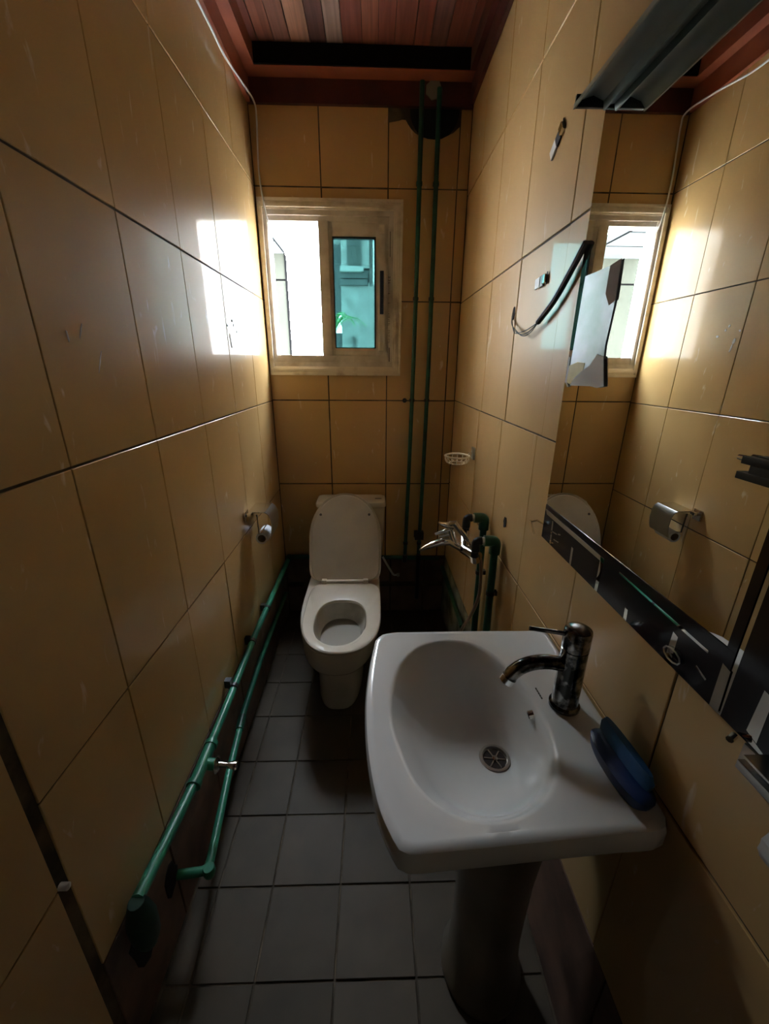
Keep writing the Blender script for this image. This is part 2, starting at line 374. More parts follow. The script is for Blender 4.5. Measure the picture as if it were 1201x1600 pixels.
# sliding sash with teal glass
SX0,SX1,SZ0,SZ1 = -0.203,0.040,1.484,2.050
boxes('sash_frame', [(SX0,SX0+0.018,YB+0.008,YB+0.036,SZ0,SZ1),(0.013,SX1,YB+0.008,YB+0.036,SZ0,SZ1),
                     (SX0+0.018,0.013,YB+0.008,YB+0.036,1.990,SZ1),(SX0+0.018,0.013,YB+0.008,YB+0.036,SZ0,1.517)], ALU, win, 0.0015)
boxes('gasket', [(-0.187,-0.183,YB+0.006,YB+0.030,1.517,1.990),(0.006,0.014,YB+0.006,YB+0.030,1.517,1.990),(-0.187,0.014,YB+0.006,YB+0.030,1.984,1.991),(-0.187,0.014,YB+0.006,YB+0.030,1.516,1.520)], RUBBER, win)
boxes('glass_pane', [(-0.184,0.007,YB+0.020,YB+0.024,1.519,1.986)], TEAL, win)
boxes('jamb_liner', [(0.0402,0.0745,YB+0.002,YB+0.060,1.470,2.060)], ALU, win)
boxes('lock_rail', [(0.026,0.058,YB-0.008,YB+0.010,1.500,2.040)], ALU, win, 0.002)
boxes('rail_end_cap', [(0.030,0.052,YB-0.012,YB-0.006,2.000,2.034)], TRIMM, win, 0.001)
boxes('rail_end_cap', [(0.028,0.050,YB-0.012,YB-0.006,1.506,1.545)], TRIMM, win, 0.001)
boxes('pull_handle', [(0.032,0.050,YB-0.028,YB-0.009,1.668,1.850),(0.036,0.046,YB-0.030,YB-0.022,1.690,1.830)], NAVY, win, 0.003)
# printed protective film on the right jamb: slanting strokes and block letters, run vertically
boxes('film_mark', [(0.078,0.081,YB-0.0075,YB-0.0060,1.910,2.010),(0.078,0.082,YB-0.0075,YB-0.0060,1.455,1.520)], INK, win)
for z0, n_, h in ((1.80,3,0.010),(1.755,1,0.009),(1.715,1,0.008),(1.62,7,0.007),(1.54,9,0.006)):
    for k in range(n_):
        zz = z0+k*h*1.15
        boxes('film_letter', [(0.072,0.0735,YB-0.0072,YB-0.0060,zz,zz+h*0.8),(0.0735,0.0815,YB-0.0072,YB-0.0060,zz+h*(0.0 if k%2 else 0.3),zz+h*(0.22 if k%2 else 0.5))] + ([(0.080,0.0815,YB-0.0072,YB-0.0060,zz,zz+h*0.8)] if k%3 else []), INK, win)
adopt(win)

# ------------------------------------------------------------------ mirror
mir = empty('wall_mirror', 'large frameless wall mirror above the washbasin, black and peeling along its lower edge', 'mirror', (XR,0.4,1.04))
boxes('mirror_glass', [(0.4180,0.4218,-0.25,0.918,1.036,1.872)], MIRROR, mir)
FX0, FX1 = 0.4168, 0.4179
boxes('black_band', [(FX0,FX1,0.3735,0.917,1.037,1.121)], FILM, mir)
boxes('black_border', [(FX0,FX1,0.3735,0.3860,1.1212,1.871)], FILM, mir)
boxes('black_border', [(FX0,FX1,-0.249,0.3660,1.037,1.871)], FILM, mir)
def strip(p): prism('pale_strip', p, 'x', FX0-0.0003, FX0-0.0001, MIRROR, mir)
strip([(0.915,1.110),(0.905,1.099),(0.662,1.097),(0.661,1.037),(0.652,1.037),(0.650,1.106)])
strip([(0.768,1.076),(0.760,1.076),(0.758,1.037),(0.766,1.037)])
strip([(0.569,1.060),(0.561,1.058),(0.559,1.037),(0.567,1.037)])
strip([(0.464,1.086),(0.454,1.084),(0.454,1.037),(0.466,1.037)])
strip([(0.384,1.100),(0.372,1.097),(0.370,1.037),(0.383,1.037)])
strip([(0.332,1.108),(0.321,1.106),(0.320,1.046),(0.334,1.050)])
strip([(0.330,1.048),(0.310,1.042),(0.314,1.038),(0.336,1.040)])
strip([(0.415,1.070),(0.397,1.064),(0.398,1.061),(0.417,1.067)])
for y_, z_, a_ in ((0.870,1.072,0.03),(0.852,1.058,0.025),(0.835,1.078,0.012),(0.86,1.046,0.01)):
    strip([(y_,z_),(y_-a_,z_+0.003),(y_-a_,z_+0.0005),(y_,z_-0.003)])
strip([(0.602,1.106),(0.602,1.102),(0.406,1.096),(0.406,1.100)])
strip([(0.872,1.095),(0.866,1.095),(0.862,1.040),(0.869,1.040)])
tube('mirror_clip', [(0.413,0.985,1.048),(0.411,0.940,1.070),(0.413,0.905,1.074)], 0.0022, CHROME, mir, 6)['label'] = 'clear bent clip at the lower corner'
tube('mirror_clip', [(0.413,0.985,1.052),(0.412,0.950,1.030)], 0.0030, CHROME, mir, 6)
tube('chrome_ring', [(0.413,0.452+0.016*math.cos(t*math.pi/5),1.056+0.009*math.sin(t*math.pi/5)) for t in range(11)], 0.0012, STEEL, mir, 6)
adopt(mir)
hk = empty('robe_hook', 'short black hook with chrome tip on the wall mirror at the photo edge', 'hook', (0.417,0.40,1.33))
boxes('hook_arm', [(0.404,0.4165,0.380,0.428,1.333,1.341),(0.406,0.4165,0.380,0.418,1.324,1.333),(0.404,0.4165,0.380,0.430,1.316,1.324)], BLACKP, hk, 0.001)
cyl('hook_tip', (0.410,0.428,1.338), [(0.002,-0.004),(0.0035,0.0),(0.003,0.010),(0.001,0.012)], CHROME, hk, 'y', 10)
adopt(hk)

# broken mirror shard stuck on the big mirror
sh = empty('mirror_shard', 'small broken mirror piece with torn backing hanging on the large wall mirror', 'mirror shard', (0.413,0.83,1.40))
SHG = mat('hazy_mirror_back', (0.30,0.38,0.38), 0.42, 0.45, noise=(14,(0.46,0.50,0.56),0.35,0.7), bump=(30,0.3))
prism('shard_plate', [(0.893,1.600),(0.770,1.600),(0.768,1.540),(0.775,1.470),(0.772,1.446),(0.903,1.400),(0.898,1.47)], 'x', 0.4160, 0.4177, SHG, sh)
prism('corner_patch', [(0.803,1.600),(0.770,1.604),(0.766,1.542),(0.785,1.535),(0.803,1.556)], 'x', 0.4152, 0.4159, BROWNP, sh)
prism('torn_paper', [(0.795,1.455),(0.770,1.450),(0.752,1.400),(0.775,1.396),(0.800,1.398),(0.885,1.396),(0.868,1.412),(0.835,1.428),(0.812,1.436)], 'x', 0.4140, 0.4151, PAPER, sh)
prism('yellow_tape', [(0.903,1.435),(0.868,1.442),(0.838,1.440),(0.840,1.425),(0.872,1.408),(0.886,1.398),(0.905,1.402)], 'x', 0.4152, 0.4159, YELLOWT, sh)
prism('glass_splinter', [(0.909,1.452),(0.902,1.452),(0.904,1.404),(0.892,1.394),(0.898,1.392),(0.911,1.402)], 'x', 0.4150, 0.4176, SHELFE, sh)
adopt(sh)

# metal shelf strip over the mirror
sf = empty('mirror_shelf', 'long narrow dark blue-grey metal shelf along the top of the wall mirror', 'shelf', (0.39,0.3,1.86))
bm = bmesh.new()
sec = [(0.4215,1.872),(0.4215,1.866),(0.412,1.868),(0.409,1.858),(0.4060,1.858),(0.404,1.871),(0.385,1.878),(0.366,1.872),(0.3555,1.8615),(0.3555,1.8660),(0.364,1.877),(0.385,1.884)]
loft(bm, [[(x,y,z) for x,z in sec] for y in (-0.25,0.90)])
finish(bm, 'shelf_plate', SHELFM, sf, smooth=True)
boxes('shelf_lip', [(0.3535,0.3560,-0.25,0.904,1.8600,1.8675)], SHELFE, sf)
boxes('end_cap', [(0.356,0.4215,0.900,0.906,1.862,1.880)], BLACKP, sf, 0.001)
adopt(sf)

def clip(name, label, y, z, tilt):
    r = empty(name, label, 'clip', (XR,y,z), group='mirror clips on the right wall')
    def q(nm, y0,y1,z0,z1,t,m):
        b = bmesh.new(); bx(b, XR-t, XR-0.0015, y0, y1, z0, z1)
        bmesh.ops.bevel(b, geom=[e for e in b.edges], offset=0.0008, segments=1, affect='EDGES')
        bmesh.ops.rotate(b, verts=b.verts, cent=(XR,y,z), matrix=Matrix.Rotation(tilt, 3, 'X'))
        finish(b, nm, m, r)
    q('clip_base', y+0.006, y+0.036, z-0.012, z+0.012, 0.006, WHITEP)
    q('clip_bar', y-0.014, y+0.006, z-0.013, z+0.013, 0.005, BLACKP)
    q('clip_hook', y-0.030, y-0.014, z-0.010, z+0.010, 0.008, CHROME)
    q('clip_screw', y-0.034, y-0.030, z-0.014, z+0.014, 0.004, BLACKP)
    adopt(r)
clip('mirror_clip', 'white and black clip on the right wall just left of the shelf end', 1.140, 1.918, math.radians(-35))
clip('mirror_clip', 'white and black clip on the right wall just above the black cable', 1.135, 1.634, math.radians(-3))

cb = empty('light_cable', 'thick black cable with bare thin wires hanging from a hole beside the mirror', 'cable', (XR,1.1,1.58))
tube('cable_sheath', spline([(0.413,0.905,1.660),(0.411,0.945,1.625),(0.409,1.010,1.575),(0.409,1.095,1.537)], 6), 0.0065, BLACKP, cb, 8)
for dz, dy in ((0.0,0.0),(0.006,0.012),(-0.004,-0.01)):
    tube('thin_wire', spline([(0.409,1.095,1.537),(0.408,1.15+dy,1.520+dz),(0.408,1.21+dy,1.517+dz),(0.408,1.27,1.533-dz),(0.415,1.325,1.560+dz),(0.420,1.338,1.586)], 6), 0.0012, BLACKP, cb, 6)
adopt(cb)

# ------------------------------------------------------------------ toilet
toi = empty('toilet', 'cream close-coupled toilet with its lid raised, under the window', 'toilet', (-0.14,1.75,0.0))
def dring(cx, hw, yf, yb, z, n=48, pf=2.1, pb=5.0):
    # front (towards camera) elliptical, back squarish; widest part placed at 45 % of the length
    ym = yf + (yb-yf)*0.50; pts = []
    for k in range(n):
        a = 2*math.pi*k/n; c, s = math.cos(a), math.sin(a)
        p = pf if s < 0 else pb
        x = hw*math.copysign(abs(c)**(2/p), c); y = math.copysign(abs(s)**(2/p), s)
        pts.append((cx+x, ym + y*((yb-ym) if s > 0 else (ym-yf)), z))
    return pts
bm = bmesh.new()
cx = -0.150
rings = [dring(-0.158,0.104,1.400,2.12,0.0,pf=3), dring(-0.158,0.106,1.396,2.12,0.012,pf=3), dring(-0.157,0.107,1.392,2.12,0.10,pf=3),
         dring(-0.155,0.110,1.385,2.12,0.20,pf=3), dring(-0.153,0.122,1.365,2.12,0.250,pf=2.8), dring(-0.150,0.168,1.302,2.12,0.272,pf=2.5), dring(-0.150,0.176,1.286,2.12,0.290,pf=2.4),
         dring(-0.150,0.180,1.276,2.10,0.36,pf=2.3), dring(-0.150,0.181,1.272,2.10,0.388,pf=2.3), dring(-0.150,0.177,1.277,2.09,0.394,pf=2.3),
         dring(-0.148,0.120,1.330,1.70,0.394,pb=2.3), dring(-0.148,0.112,1.345,1.68,0.375,pb=2.3), dring(-0.148,0.105,1.37,1.66,0.32,pb=2.3), dring(-0.148,0.085,1.42,1.63,0.25,pb=2.3), dring(-0.148,0.05,1.48,1.60,0.205,pb=2.3)]
loft(bm, rings); bowl = finish(bm, 'bowl', PORCT, toi, smooth=True)
bm = bmesh.new()
loft(bm, [dring(-0.148,0.1105,1.349,1.677,0.374,pb=2.3), dring(-0.148,0.1020,1.376,1.654,0.330,pb=2.3), dring(-0.148,0.085,1.40,1.64,0.300,pb=2.3)], cap0=False)
finish(bm, 'bowl_lining', BOWLIN, toi, smooth=True)
bm = bmesh.new(); loft(bm, [dring(-0.148,0.090,1.392,1.646,0.3045,pb=2.3), dring(-0.148,0.090,1.392,1.646,0.3055,pb=2.3)]); finish(bm, 'bowl_water', mat('murky_water', (0.36,0.33,0.28), 0.04), toi)
bm = bmesh.new()
o_ = lambda d, z: dring(-0.138, 0.170-d, 1.263+d, 1.795-d, z, pf=2.3, pb=6.0)
i_ = lambda d, z: dring(-0.142, 0.109+d, 1.308-d, 1.635+d, z, pf=2.2, pb=2.6)
R = [o_(0.002,0.3965), o_(0.0,0.403), o_(0.001,0.409), o_(0.006,0.4130), i_(0.010,0.4130), i_(0.003,0.4095), i_(0.0,0.402), i_(0.002,0.3965)]
RR = loft(bm, R, cap0=False, cap1=False)
n_ = 48
for i in range(n_): bm.faces.new((RR[-1][i], RR[-1][(i+1)%n_], RR[0][(i+1)%n_], RR[0][i]))
finish(bm, 'seat_ring', SEATM, toi, smooth=True)
# lid, leaning back on the cistern
bm = bmesh.new()
def lring(d, t):
    out = []
    for (x,y,z) in dring(-0.142, 0.180-d, 0.0+d, 0.445-d*0.5, 0.0, pf=2.0, pb=8.0): out.append((x, 0.445-y, t))
    # local: u along lid length (0 hinge), t thickness -> tilt
    a = math.radians(67.5); res = []
    for (x,u,tt) in out:
        res.append((x, 1.795 + u*math.cos(a) - tt*math.sin(a), 0.418 + u*math.sin(a) + tt*math.cos(a)))
    return res
loft(bm, [lring(0.014,0.004), lring(0.011,0.000), lring(0.006,0.0015), lring(0.001,0.0035), lring(0.0,-0.004), lring(0.003,-0.012), lring(0.016,-0.016)])
lid = finish(bm, 'lid', SEATM, toi, smooth=True)
def lid_pt(x, u, t):
    a = math.radians(67.5); return (x, 1.795 + u*math.cos(a) - t*math.sin(a), 0.418 + u*math.sin(a) + t*math.cos(a))
for xx in (-0.265, -0.022):
    b_ = bmesh.new(); sweep(b_, [lid_pt(xx,0.335,0.000), lid_pt(xx,0.335,0.0055)], 0.0065, 12); finish(b_, 'lid_buffer', mat('grey_rubber', (0.10,0.085,0.07), 0.7), lid)
tube('hinge_bar', [(-0.235,1.792,0.420),(-0.050,1.792,0.420)], 0.010, SEATM, toi)
for xx in (-0.245,-0.040): boxes('hinge_block', [(xx-0.012,xx+0.012,1.778,1.806,0.396,0.434)], SEATM, toi, 0.003)
bm = bmesh.new()
def cring(d, z, yf=1.985): return [(p[0], p[1], z) for p in dring(-0.118, 0.182-d, yf+d, 2.134, 0, pf=6.0, pb=12)]
loft(bm, [cring(0.030,0.385,1.995), cring(0.022,0.42,1.99), cring(0.010,0.55), cring(0.004,0.735)])
cis = finish(bm, 'cistern', PORCT, toi, smooth=True)
bm = bmesh.new()
loft(bm, [cring(0.002,0.736), cring(-0.002,0.742), cring(-0.002,0.758), cring(0.003,0.766), cring(0.012,0.7685)])
cl = finish(bm, 'cistern_lid', PORCT, toi, smooth=True)
boxes('label_slot', [(0.008,0.042,2.055,2.066,0.7680,0.7695)], BLACKP, cl)
cyl('flush_button', (-0.118,2.08,0.7685), [(0.020,0.0),(0.019,0.003),(0.015,0.004)], CHROME, cl)
adopt(toi)
ho = empty('stop_valve_hose', 'short pale hose bend beside the toilet cistern, below the riser pipes', 'hose', (0.10,2.1,0.33))
tube('hose', spline([(0.052,2.11,0.400),(0.072,2.09,0.370),(0.095,2.085,0.33),(0.115,2.085,0.298),(0.135,2.085,0.296)],6), 0.006, WHITEP, ho, 8)
cyl('valve_nut', (0.134,2.085,0.296), [(0.010,0.0),(0.012,0.004),(0.010,0.016)], STEEL, ho, 'x', 8)
adopt(ho)

# ------------------------------------------------------------------ washbasin
wb = empty('washbasin', 'white ceramic pedestal washbasin with an oval bowl, on the right wall', 'washbasin', (0.20,0.58,0.0))
C0 = Vector((0.172, 0.585))
def arc(cx, cy, r, a0, a1, n=8): return [(cx+r*math.cos(math.radians(a0+(a1-a0)*k/n)), cy+r*math.sin(math.radians(a0+(a1-a0)*k/n))) for k in range(n+1)]
def left_edge(n=16):               # bulging front edge, from far corner to near corner
    P = spline([(0.003,0.795,0),(-0.011,0.70,0),(-0.017,0.60,0),(-0.012,0.50,0),(0.004,0.41,0),(0.026,0.358,0)], 5)
    return [(p.x,p.y) for p in P]
outline = left_edge() + [(0.034,0.347),(0.048,0.344)] + [(0.15,0.350),(0.25,0.357)] + [(0.36,0.365)] + arc(0.392,0.392,0.0265,-80,0,6) + [(0.419,0.50),(0.4195,0.70)] + [(0.4195,0.815),(0.412,0.822)] + [(0.20,0.824),(0.05,0.822),(0.020,0.815)]
def ray_hit(poly, a):
    d = Vector((math.cos(a), math.sin(a))); best = None
    for i in range(len(poly)):
        p = Vector(poly[i])-C0; q = Vector(poly[(i+1)%len(poly)])-C0; e = q-p
        den = d.x*e.y - d.y*e.x
        if abs(den) < 1e-9: continue
        t = (p.x*e.y - p.y*e.x)/den; s = (p.x*d.y - p.y*d.x)/den
        if t > 0 and -1e-6 <= s <= 1+1e-6 and (best is None or t < best): best = t
    return best
bowlpts = [(p.x,p.y) for p in spline([(0.035,0.630,0),(0.056,0.702,0),(0.105,0.762,0),(0.173,0.782,0),(0.240,0.760,0),(0.290,0.679,0),(0.308,0.583,0),(0.300,0.490,0),(0.268,0.430,0),(0.218,0.396,0),(0.165,0.386,0),(0.112,0.398,0),(0.068,0.440,0),(0.042,0.510,0),(0.032,0.570,0),(0.035,0.630,0)], 5)][:-1]
N = 128; ang = [2*math.pi*k/N for k in range(N)]
RO = [ray_hit(outline, a) for a in ang]; RI = [ray_hit(bowlpts, a) for a in ang]
def ringr(rs, z, off=0.0, cen=C0): return [(min(cen.x+math.cos(a)*(r+off), 0.4215), cen.y+math.sin(a)*(r+off), z) for a, r in zip(ang, rs)]
DR = Vector((0.240,0.588)); ZT = 0.832
rings = []
ped = [0.075]*N
rings.append([(0.262+0.080*math.cos(a), 0.575+0.080*math.sin(a), 0.640) for a in ang])
for t, z in ((0.25,0.675),(0.50,0.715),(0.74,0.755)):
    rings.append([tuple(Vector((0.262+0.080*math.cos(a), 0.575+0.080*math.sin(a), 0))*(1-t) + Vector((min(C0.x+math.cos(a)*r,0.4215), C0.y+math.sin(a)*r, 0))*t + Vector((0,0,z))) for a, r in zip(ang, RO)])
rings += [ringr(RO, 0.781, -0.020), ringr(RO, 0.783, -0.006), ringr(RO, 0.794, 0.0), ringr(RO, 0.820, 0.0), ringr(RO, 0.8285, -0.003), ringr(RO, 0.832, -0.010), ringr(RO, 0.8315, -0.018)]
rings += [ringr([ri+0.45*(ro-ri) for ri, ro in zip(RI,RO)], 0.8300), ringr(RI, 0.8305, 0.007), ringr(RI, 0.8285, 0.001), ringr(RI, 0.824, -0.003)]
for t, z in ((0.90,0.806),(0.80,0.780),(0.66,0.752),(0.50,0.729),(0.34,0.713),(0.20,0.704)):
    rings.append([tuple(Vector((DR.x+0.031*math.cos(a), DR.y+0.031*math.sin(a), 0))*(1-t) + Vector((C0.x+math.cos(a)*(r-0.003), C0.y+math.sin(a)*(r-0.003), 0))*t + Vector((0,0,z))) for a, r in zip(ang, RI)])
rings.append([(DR.x+0.031*math.cos(a), DR.y+0.031*math.sin(a), 0.6985) for a in ang])
rings.append([(DR.x+0.026*math.cos(a), DR.y+0.026*math.sin(a), 0.690) for a in ang])
bm = bmesh.new(); loft(bm, rings); finish(bm, 'basin', PORC, wb, smooth=True)
# pedestal column
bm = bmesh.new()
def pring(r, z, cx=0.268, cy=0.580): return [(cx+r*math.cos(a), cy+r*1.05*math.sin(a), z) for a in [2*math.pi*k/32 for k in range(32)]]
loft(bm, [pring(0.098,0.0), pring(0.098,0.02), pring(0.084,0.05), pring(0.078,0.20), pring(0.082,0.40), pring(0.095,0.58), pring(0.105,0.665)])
finish(bm, 'pedestal', mat('shade_toned_pedestal_ceramic', (0.16,0.13,0.095), 0.35, noise=(6,(0.11,0.09,0.06),0.4,0.7)), wb, smooth=True)  # shade under the basin is put into the ceramic's dark colour
dr = cyl('drain', (DR.x,DR.y,0.6975), [(0.0235,-0.006),(0.0305,-0.001),(0.0300,0.003),(0.025,0.0035),(0.0240,-0.002)], STEEL, wb)
cyl('drain_cup', (DR.x,DR.y,0.6957), [(0.0225,0.0),(0.0215,0.0008)], BLACKP, dr)
for k in range(6):
    a = k*math.pi/3+0.4; b_ = bmesh.new(); bx(b_, -0.0010,0.0010, 0.004,0.021, 0.0,0.0016)
    bmesh.ops.rotate(b_, verts=b_.verts, cent=(0,0,0), matrix=Matrix.Rotation(a,3,'Z')); bmesh.ops.translate(b_, verts=b_.verts, vec=(DR.x,DR.y,0.6964)); finish(b_, 'drain_spoke', STEEL, dr)
cyl('drain_hub', (DR.x,DR.y,0.6962), [(0.006,0.0),(0.006,0.003),(0.003,0.004)], CHROME, dr, seg=12)
# overflow hole in the wall side of the bowl
b_ = bmesh.new(); sweep(b_, [(0.3040,0.590,0.8080),(0.2945,0.590,0.8050)], 0.0085, 16)
of = finish(b_, 'overflow_ring', CHROME, wb, smooth=True)
b_ = bmesh.new(); sweep(b_, [(0.2950,0.590,0.8052),(0.2938,0.590,0.8048)], 0.0060, 16); finish(b_, 'overflow_hole', BLACKP, of)
# small grey maker's mark between bowl and tap
for k in range(5): boxes('grey_mark', [(0.3200+0.0004*k,0.3225+0.0004*k,0.628-0.006*k,0.632-0.006*k,0.8308,0.8322)], INK, wb)
adopt(wb)

tap = empty('basin_tap', 'tarnished chrome single-lever basin tap on the washbasin', 'tap', (0.358,0.590,0.832))
tx, ty = 0.358, 0.588
cyl('tap_body', (tx,ty,0.832), [(0.0275,0.0),(0.0275,0.006),(0.0235,0.010),(0.0230,0.030),(0.0230,0.128),(0.0215,0.129),(0.0215,0.131)], OLDCHROME, tap, seg=32)
cyl('tap_head', (tx,ty,0.963), [(0.0215,0.0),(0.0235,0.001),(0.0235,0.034),(0.0225,0.038),(0.018,0.041),(0.010,0.042)], OLDCHROME, tap, seg=32)
sp_ = tube('spout', spline([(tx-0.015,ty,0.926),(0.315,ty,0.932),(0.290,ty,0.931),(0.268,ty,0.923),(0.252,ty,0.909),(0.246,ty,0.897)],5), 0.0130, OLDCHROME, tap, 16)
tube('aerator', [(0.247,ty,0.900),(0.242,ty,0.890)], 0.0138, CHROME, tap, 16)
tube('lever', [(tx-0.018,ty+0.002,0.990),(0.318,ty+0.006,0.992),(0.276,ty+0.012,0.996)], 0.0042, OLDCHROME, tap, 10)
adopt(tap)

# blue soap dish
sd = empty('soap_dish', 'blue plastic soap dish on the wall side of the washbasin', 'soap dish', (0.385,0.45,0.833))
def boat(cx, cy, hl, hw, z, rot=0.0, n=28):
    out = []
    for k in range(n):
        a = 2*math.pi*k/n; x = hw*math.copysign(abs(math.cos(a))**0.75, math.cos(a)); y = hl*math.copysign(abs(math.sin(a))**0.85, math.sin(a))
        out.append((cx+x*math.cos(rot)-y*math.sin(rot), cy+x*math.sin(rot)+y*math.cos(rot), z))
    return out
bm = bmesh.new(); ra = math.radians(4)
loft(bm, [boat(0.378,0.448,0.054,0.016,0.8325,ra), boat(0.379,0.448,0.062,0.021,0.842,ra), boat(0.380,0.448,0.066,0.023,0.856,ra), boat(0.381,0.448,0.063,0.020,0.859,ra), boat(0.384,0.449,0.056,0.013,0.862,ra)])
finish(bm, 'dish_body', BLUE, sd, smooth=True)
bm = bmesh.new()
loft(bm, [boat(0.386,0.455,0.056,0.0085,0.856,ra), boat(0.391,0.458,0.060,0.0095,0.872,ra), boat(0.394,0.461,0.054,0.0060,0.880,ra)])
finish(bm, 'dish_ridge', BLUE2, sd, smooth=True)
adopt(sd)

# ------------------------------------------------------------------ pipes
def band_clip(name, c, d, r, m, parent):
    c = Vector(c); d = Vector(d).normalized(); b_ = bmesh.new(); sweep(b_, [c-d*0.007, c+d*0.007], r, 12); return finish(b_, name, m, parent, smooth=True)
# two risers on the back wall
for i, (x0, x1, lab, zt) in enumerate(((0.205,0.183,'green riser pipe on the back wall, the one nearer the window',2.53),(0.277,0.262,'green riser pipe on the back wall, the one nearer the right wall',2.51))):
    rp_ = empty('riser_pipe', lab, 'pipe', (x1,2.145,0.38), group='riser pipes on the back wall')
    f_ = lambda z: x1 + (x0-x1)*(z-0.38)/(2.5-0.38) + (0.006*math.sin((z-0.38)*1.6))
    pts = [(f_(z), 2.145+0.002*math.sin(z*3), z) for z in [0.402+k*(zt-0.402)/14 for k in range(15)]]
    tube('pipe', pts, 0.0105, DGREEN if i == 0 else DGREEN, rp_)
    for zz in (0.47,1.27,1.735,2.185):
        band_clip('pipe_clip', (f_(zz),2.147,zz), (0,0,1), 0.0135, BLACKP if zz < 2 else DGREEN, rp_)
        boxes('clip_foot', [(f_(zz)-0.007,f_(zz)+0.007,2.152,2.1695,zz-0.007,zz+0.007)], BLACKP, rp_)
    adopt(rp_)
# pipe along the back wall near the floor
hp = empty('skirting_pipe', 'dark green pipe run above the brown skirting of the back wall', 'pipe', (0.0,2.14,0.37))
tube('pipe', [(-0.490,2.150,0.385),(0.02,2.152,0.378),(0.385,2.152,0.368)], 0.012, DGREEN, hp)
for xx in (0.183,0.262): cyl('pipe_tee', (xx,2.142,0.365), [(0.014,-0.012),(0.0155,0.0),(0.014,0.030)], BLACKP, hp, 'z', 12)
boxes('pipe_valve', [(0.235,0.285,2.118,2.160,0.500,0.545),(0.228,0.245,2.112,2.125,0.520,0.56)], BLACKP, hp, 0.003)
tube('drop_pipe', [(0.262,2.142,0.36),(0.262,2.142,0.250),(0.262,2.155,0.10)], 0.012, BLACKP, hp)
cyl('elbow', (-0.490,2.140,0.382), [(0.014,-0.018),(0.017,0.0),(0.015,0.016)], DGREEN, hp, 'z', 12)
adopt(hp)
# upper pipe on the left wall with its valve
lp = empty('left_wall_pipe', 'bright green pipe along the foot of the left wall, the upper of two', 'pipe', (-0.49,1.2,0.37))
tube('pipe', [(-0.490,2.10,0.385),(-0.491,1.93,0.381),(-0.492,1.43,0.380),(-0.490,1.10,0.366),(-0.490,0.93,0.360),(-0.489,0.86,0.352)], 0.0125, GREEN, lp)
tube('pipe', [(-0.489,0.86,0.352),(-0.490,0.72,0.366),(-0.492,0.535,0.385)], 0.0135, GREEN, lp)
tube('pipe_tee', [(-0.490,0.925,0.358),(-0.489,0.80,0.356)], 0.0165, GREEN, lp)
for yy, zz in ((0.925,0.358),(0.802,0.357)): band_clip('tee_collar', (-0.4895,yy,zz), (0,1,0), 0.0195, GREEN, lp)
tube('tee_branch', [(-0.489,0.865,0.354),(-0.457,0.865,0.350)], 0.016, GREEN, lp)
cyl('valve_rose', (-0.452,0.865,0.349), [(0.022,-0.003),(0.024,0.0),(0.016,0.006)], CHROME, lp, 'x', 20)
vs = tube('valve_spindle', [(-0.448,0.865,0.349),(-0.425,0.865,0.346)], 0.0085, CHROME, lp, 14)
bm = bmesh.new()
loft(bm, [[(-0.427, 0.865+0.007*math.cos(a), 0.346+0.007*math.sin(a)) for a in [k*math.pi/4 for k in range(8)]],
          [(-0.398, 0.865+0.016*math.cos(a), 0.345+0.010*math.sin(a)) for a in [k*math.pi/4 for k in range(8)]],
          [(-0.394, 0.865+0.014*math.cos(a), 0.345+0.008*math.sin(a)) for a in [k*math.pi/4 for k in range(8)]]])
finish(bm, 'valve_handle', CHROME, lp, smooth=True)['label'] = 'white-lit flared chrome handle'
for yy in (1.38, 1.62, 1.145):
    band_clip('pipe_strap', (-0.4915,yy,0.379 if yy > 1.2 else 0.369), (0,1,0), 0.016, BLACKP, lp)
    boxes('strap_foot', [(-0.5185,-0.498,yy-0.010,yy+0.010,0.372,0.402)], BLACKP, lp)
bm = bmesh.new(); lathe(bm, (-0.490,0.528,0.34), [(0.016,0.05),(0.022,0.03),(0.030,-0.01),(0.028,-0.06),(0.018,-0.09)], 14, 'z')
finish(bm, 'pipe_elbow', mat('dark_green_elbow', (0.010,0.045,0.03), 0.5), lp, smooth=True)
adopt(lp)
l2 = empty('left_floor_pipe', 'green pipe ending in an elbow along the left wall, lower of two', 'pipe', (-0.47,1.2,0.19))
tube('pipe', [(-0.506,0.680,0.196)] + [tuple(p) for p in corner((-0.506,0.680,0.196),(-0.432,0.690,0.192),(-0.446,0.80,0.195),0.020)] + [(-0.446,0.80,0.195),(-0.466,0.95,0.197),(-0.492,1.20,0.198),(-0.504,1.5,0.20),(-0.504,2.05,0.20)], 0.0115, GREEN, l2)
cyl('elbow_collar', (-0.4300,0.690,0.191), [(0.013,-0.014),(0.0155,-0.004),(0.0155,0.010),(0.013,0.014)], GREEN, l2, 'z', 14)
tube('pipe_joiner', [(-0.484,1.12,0.198),(-0.490,1.18,0.198)], 0.015, DGREEN, l2)
adopt(l2)
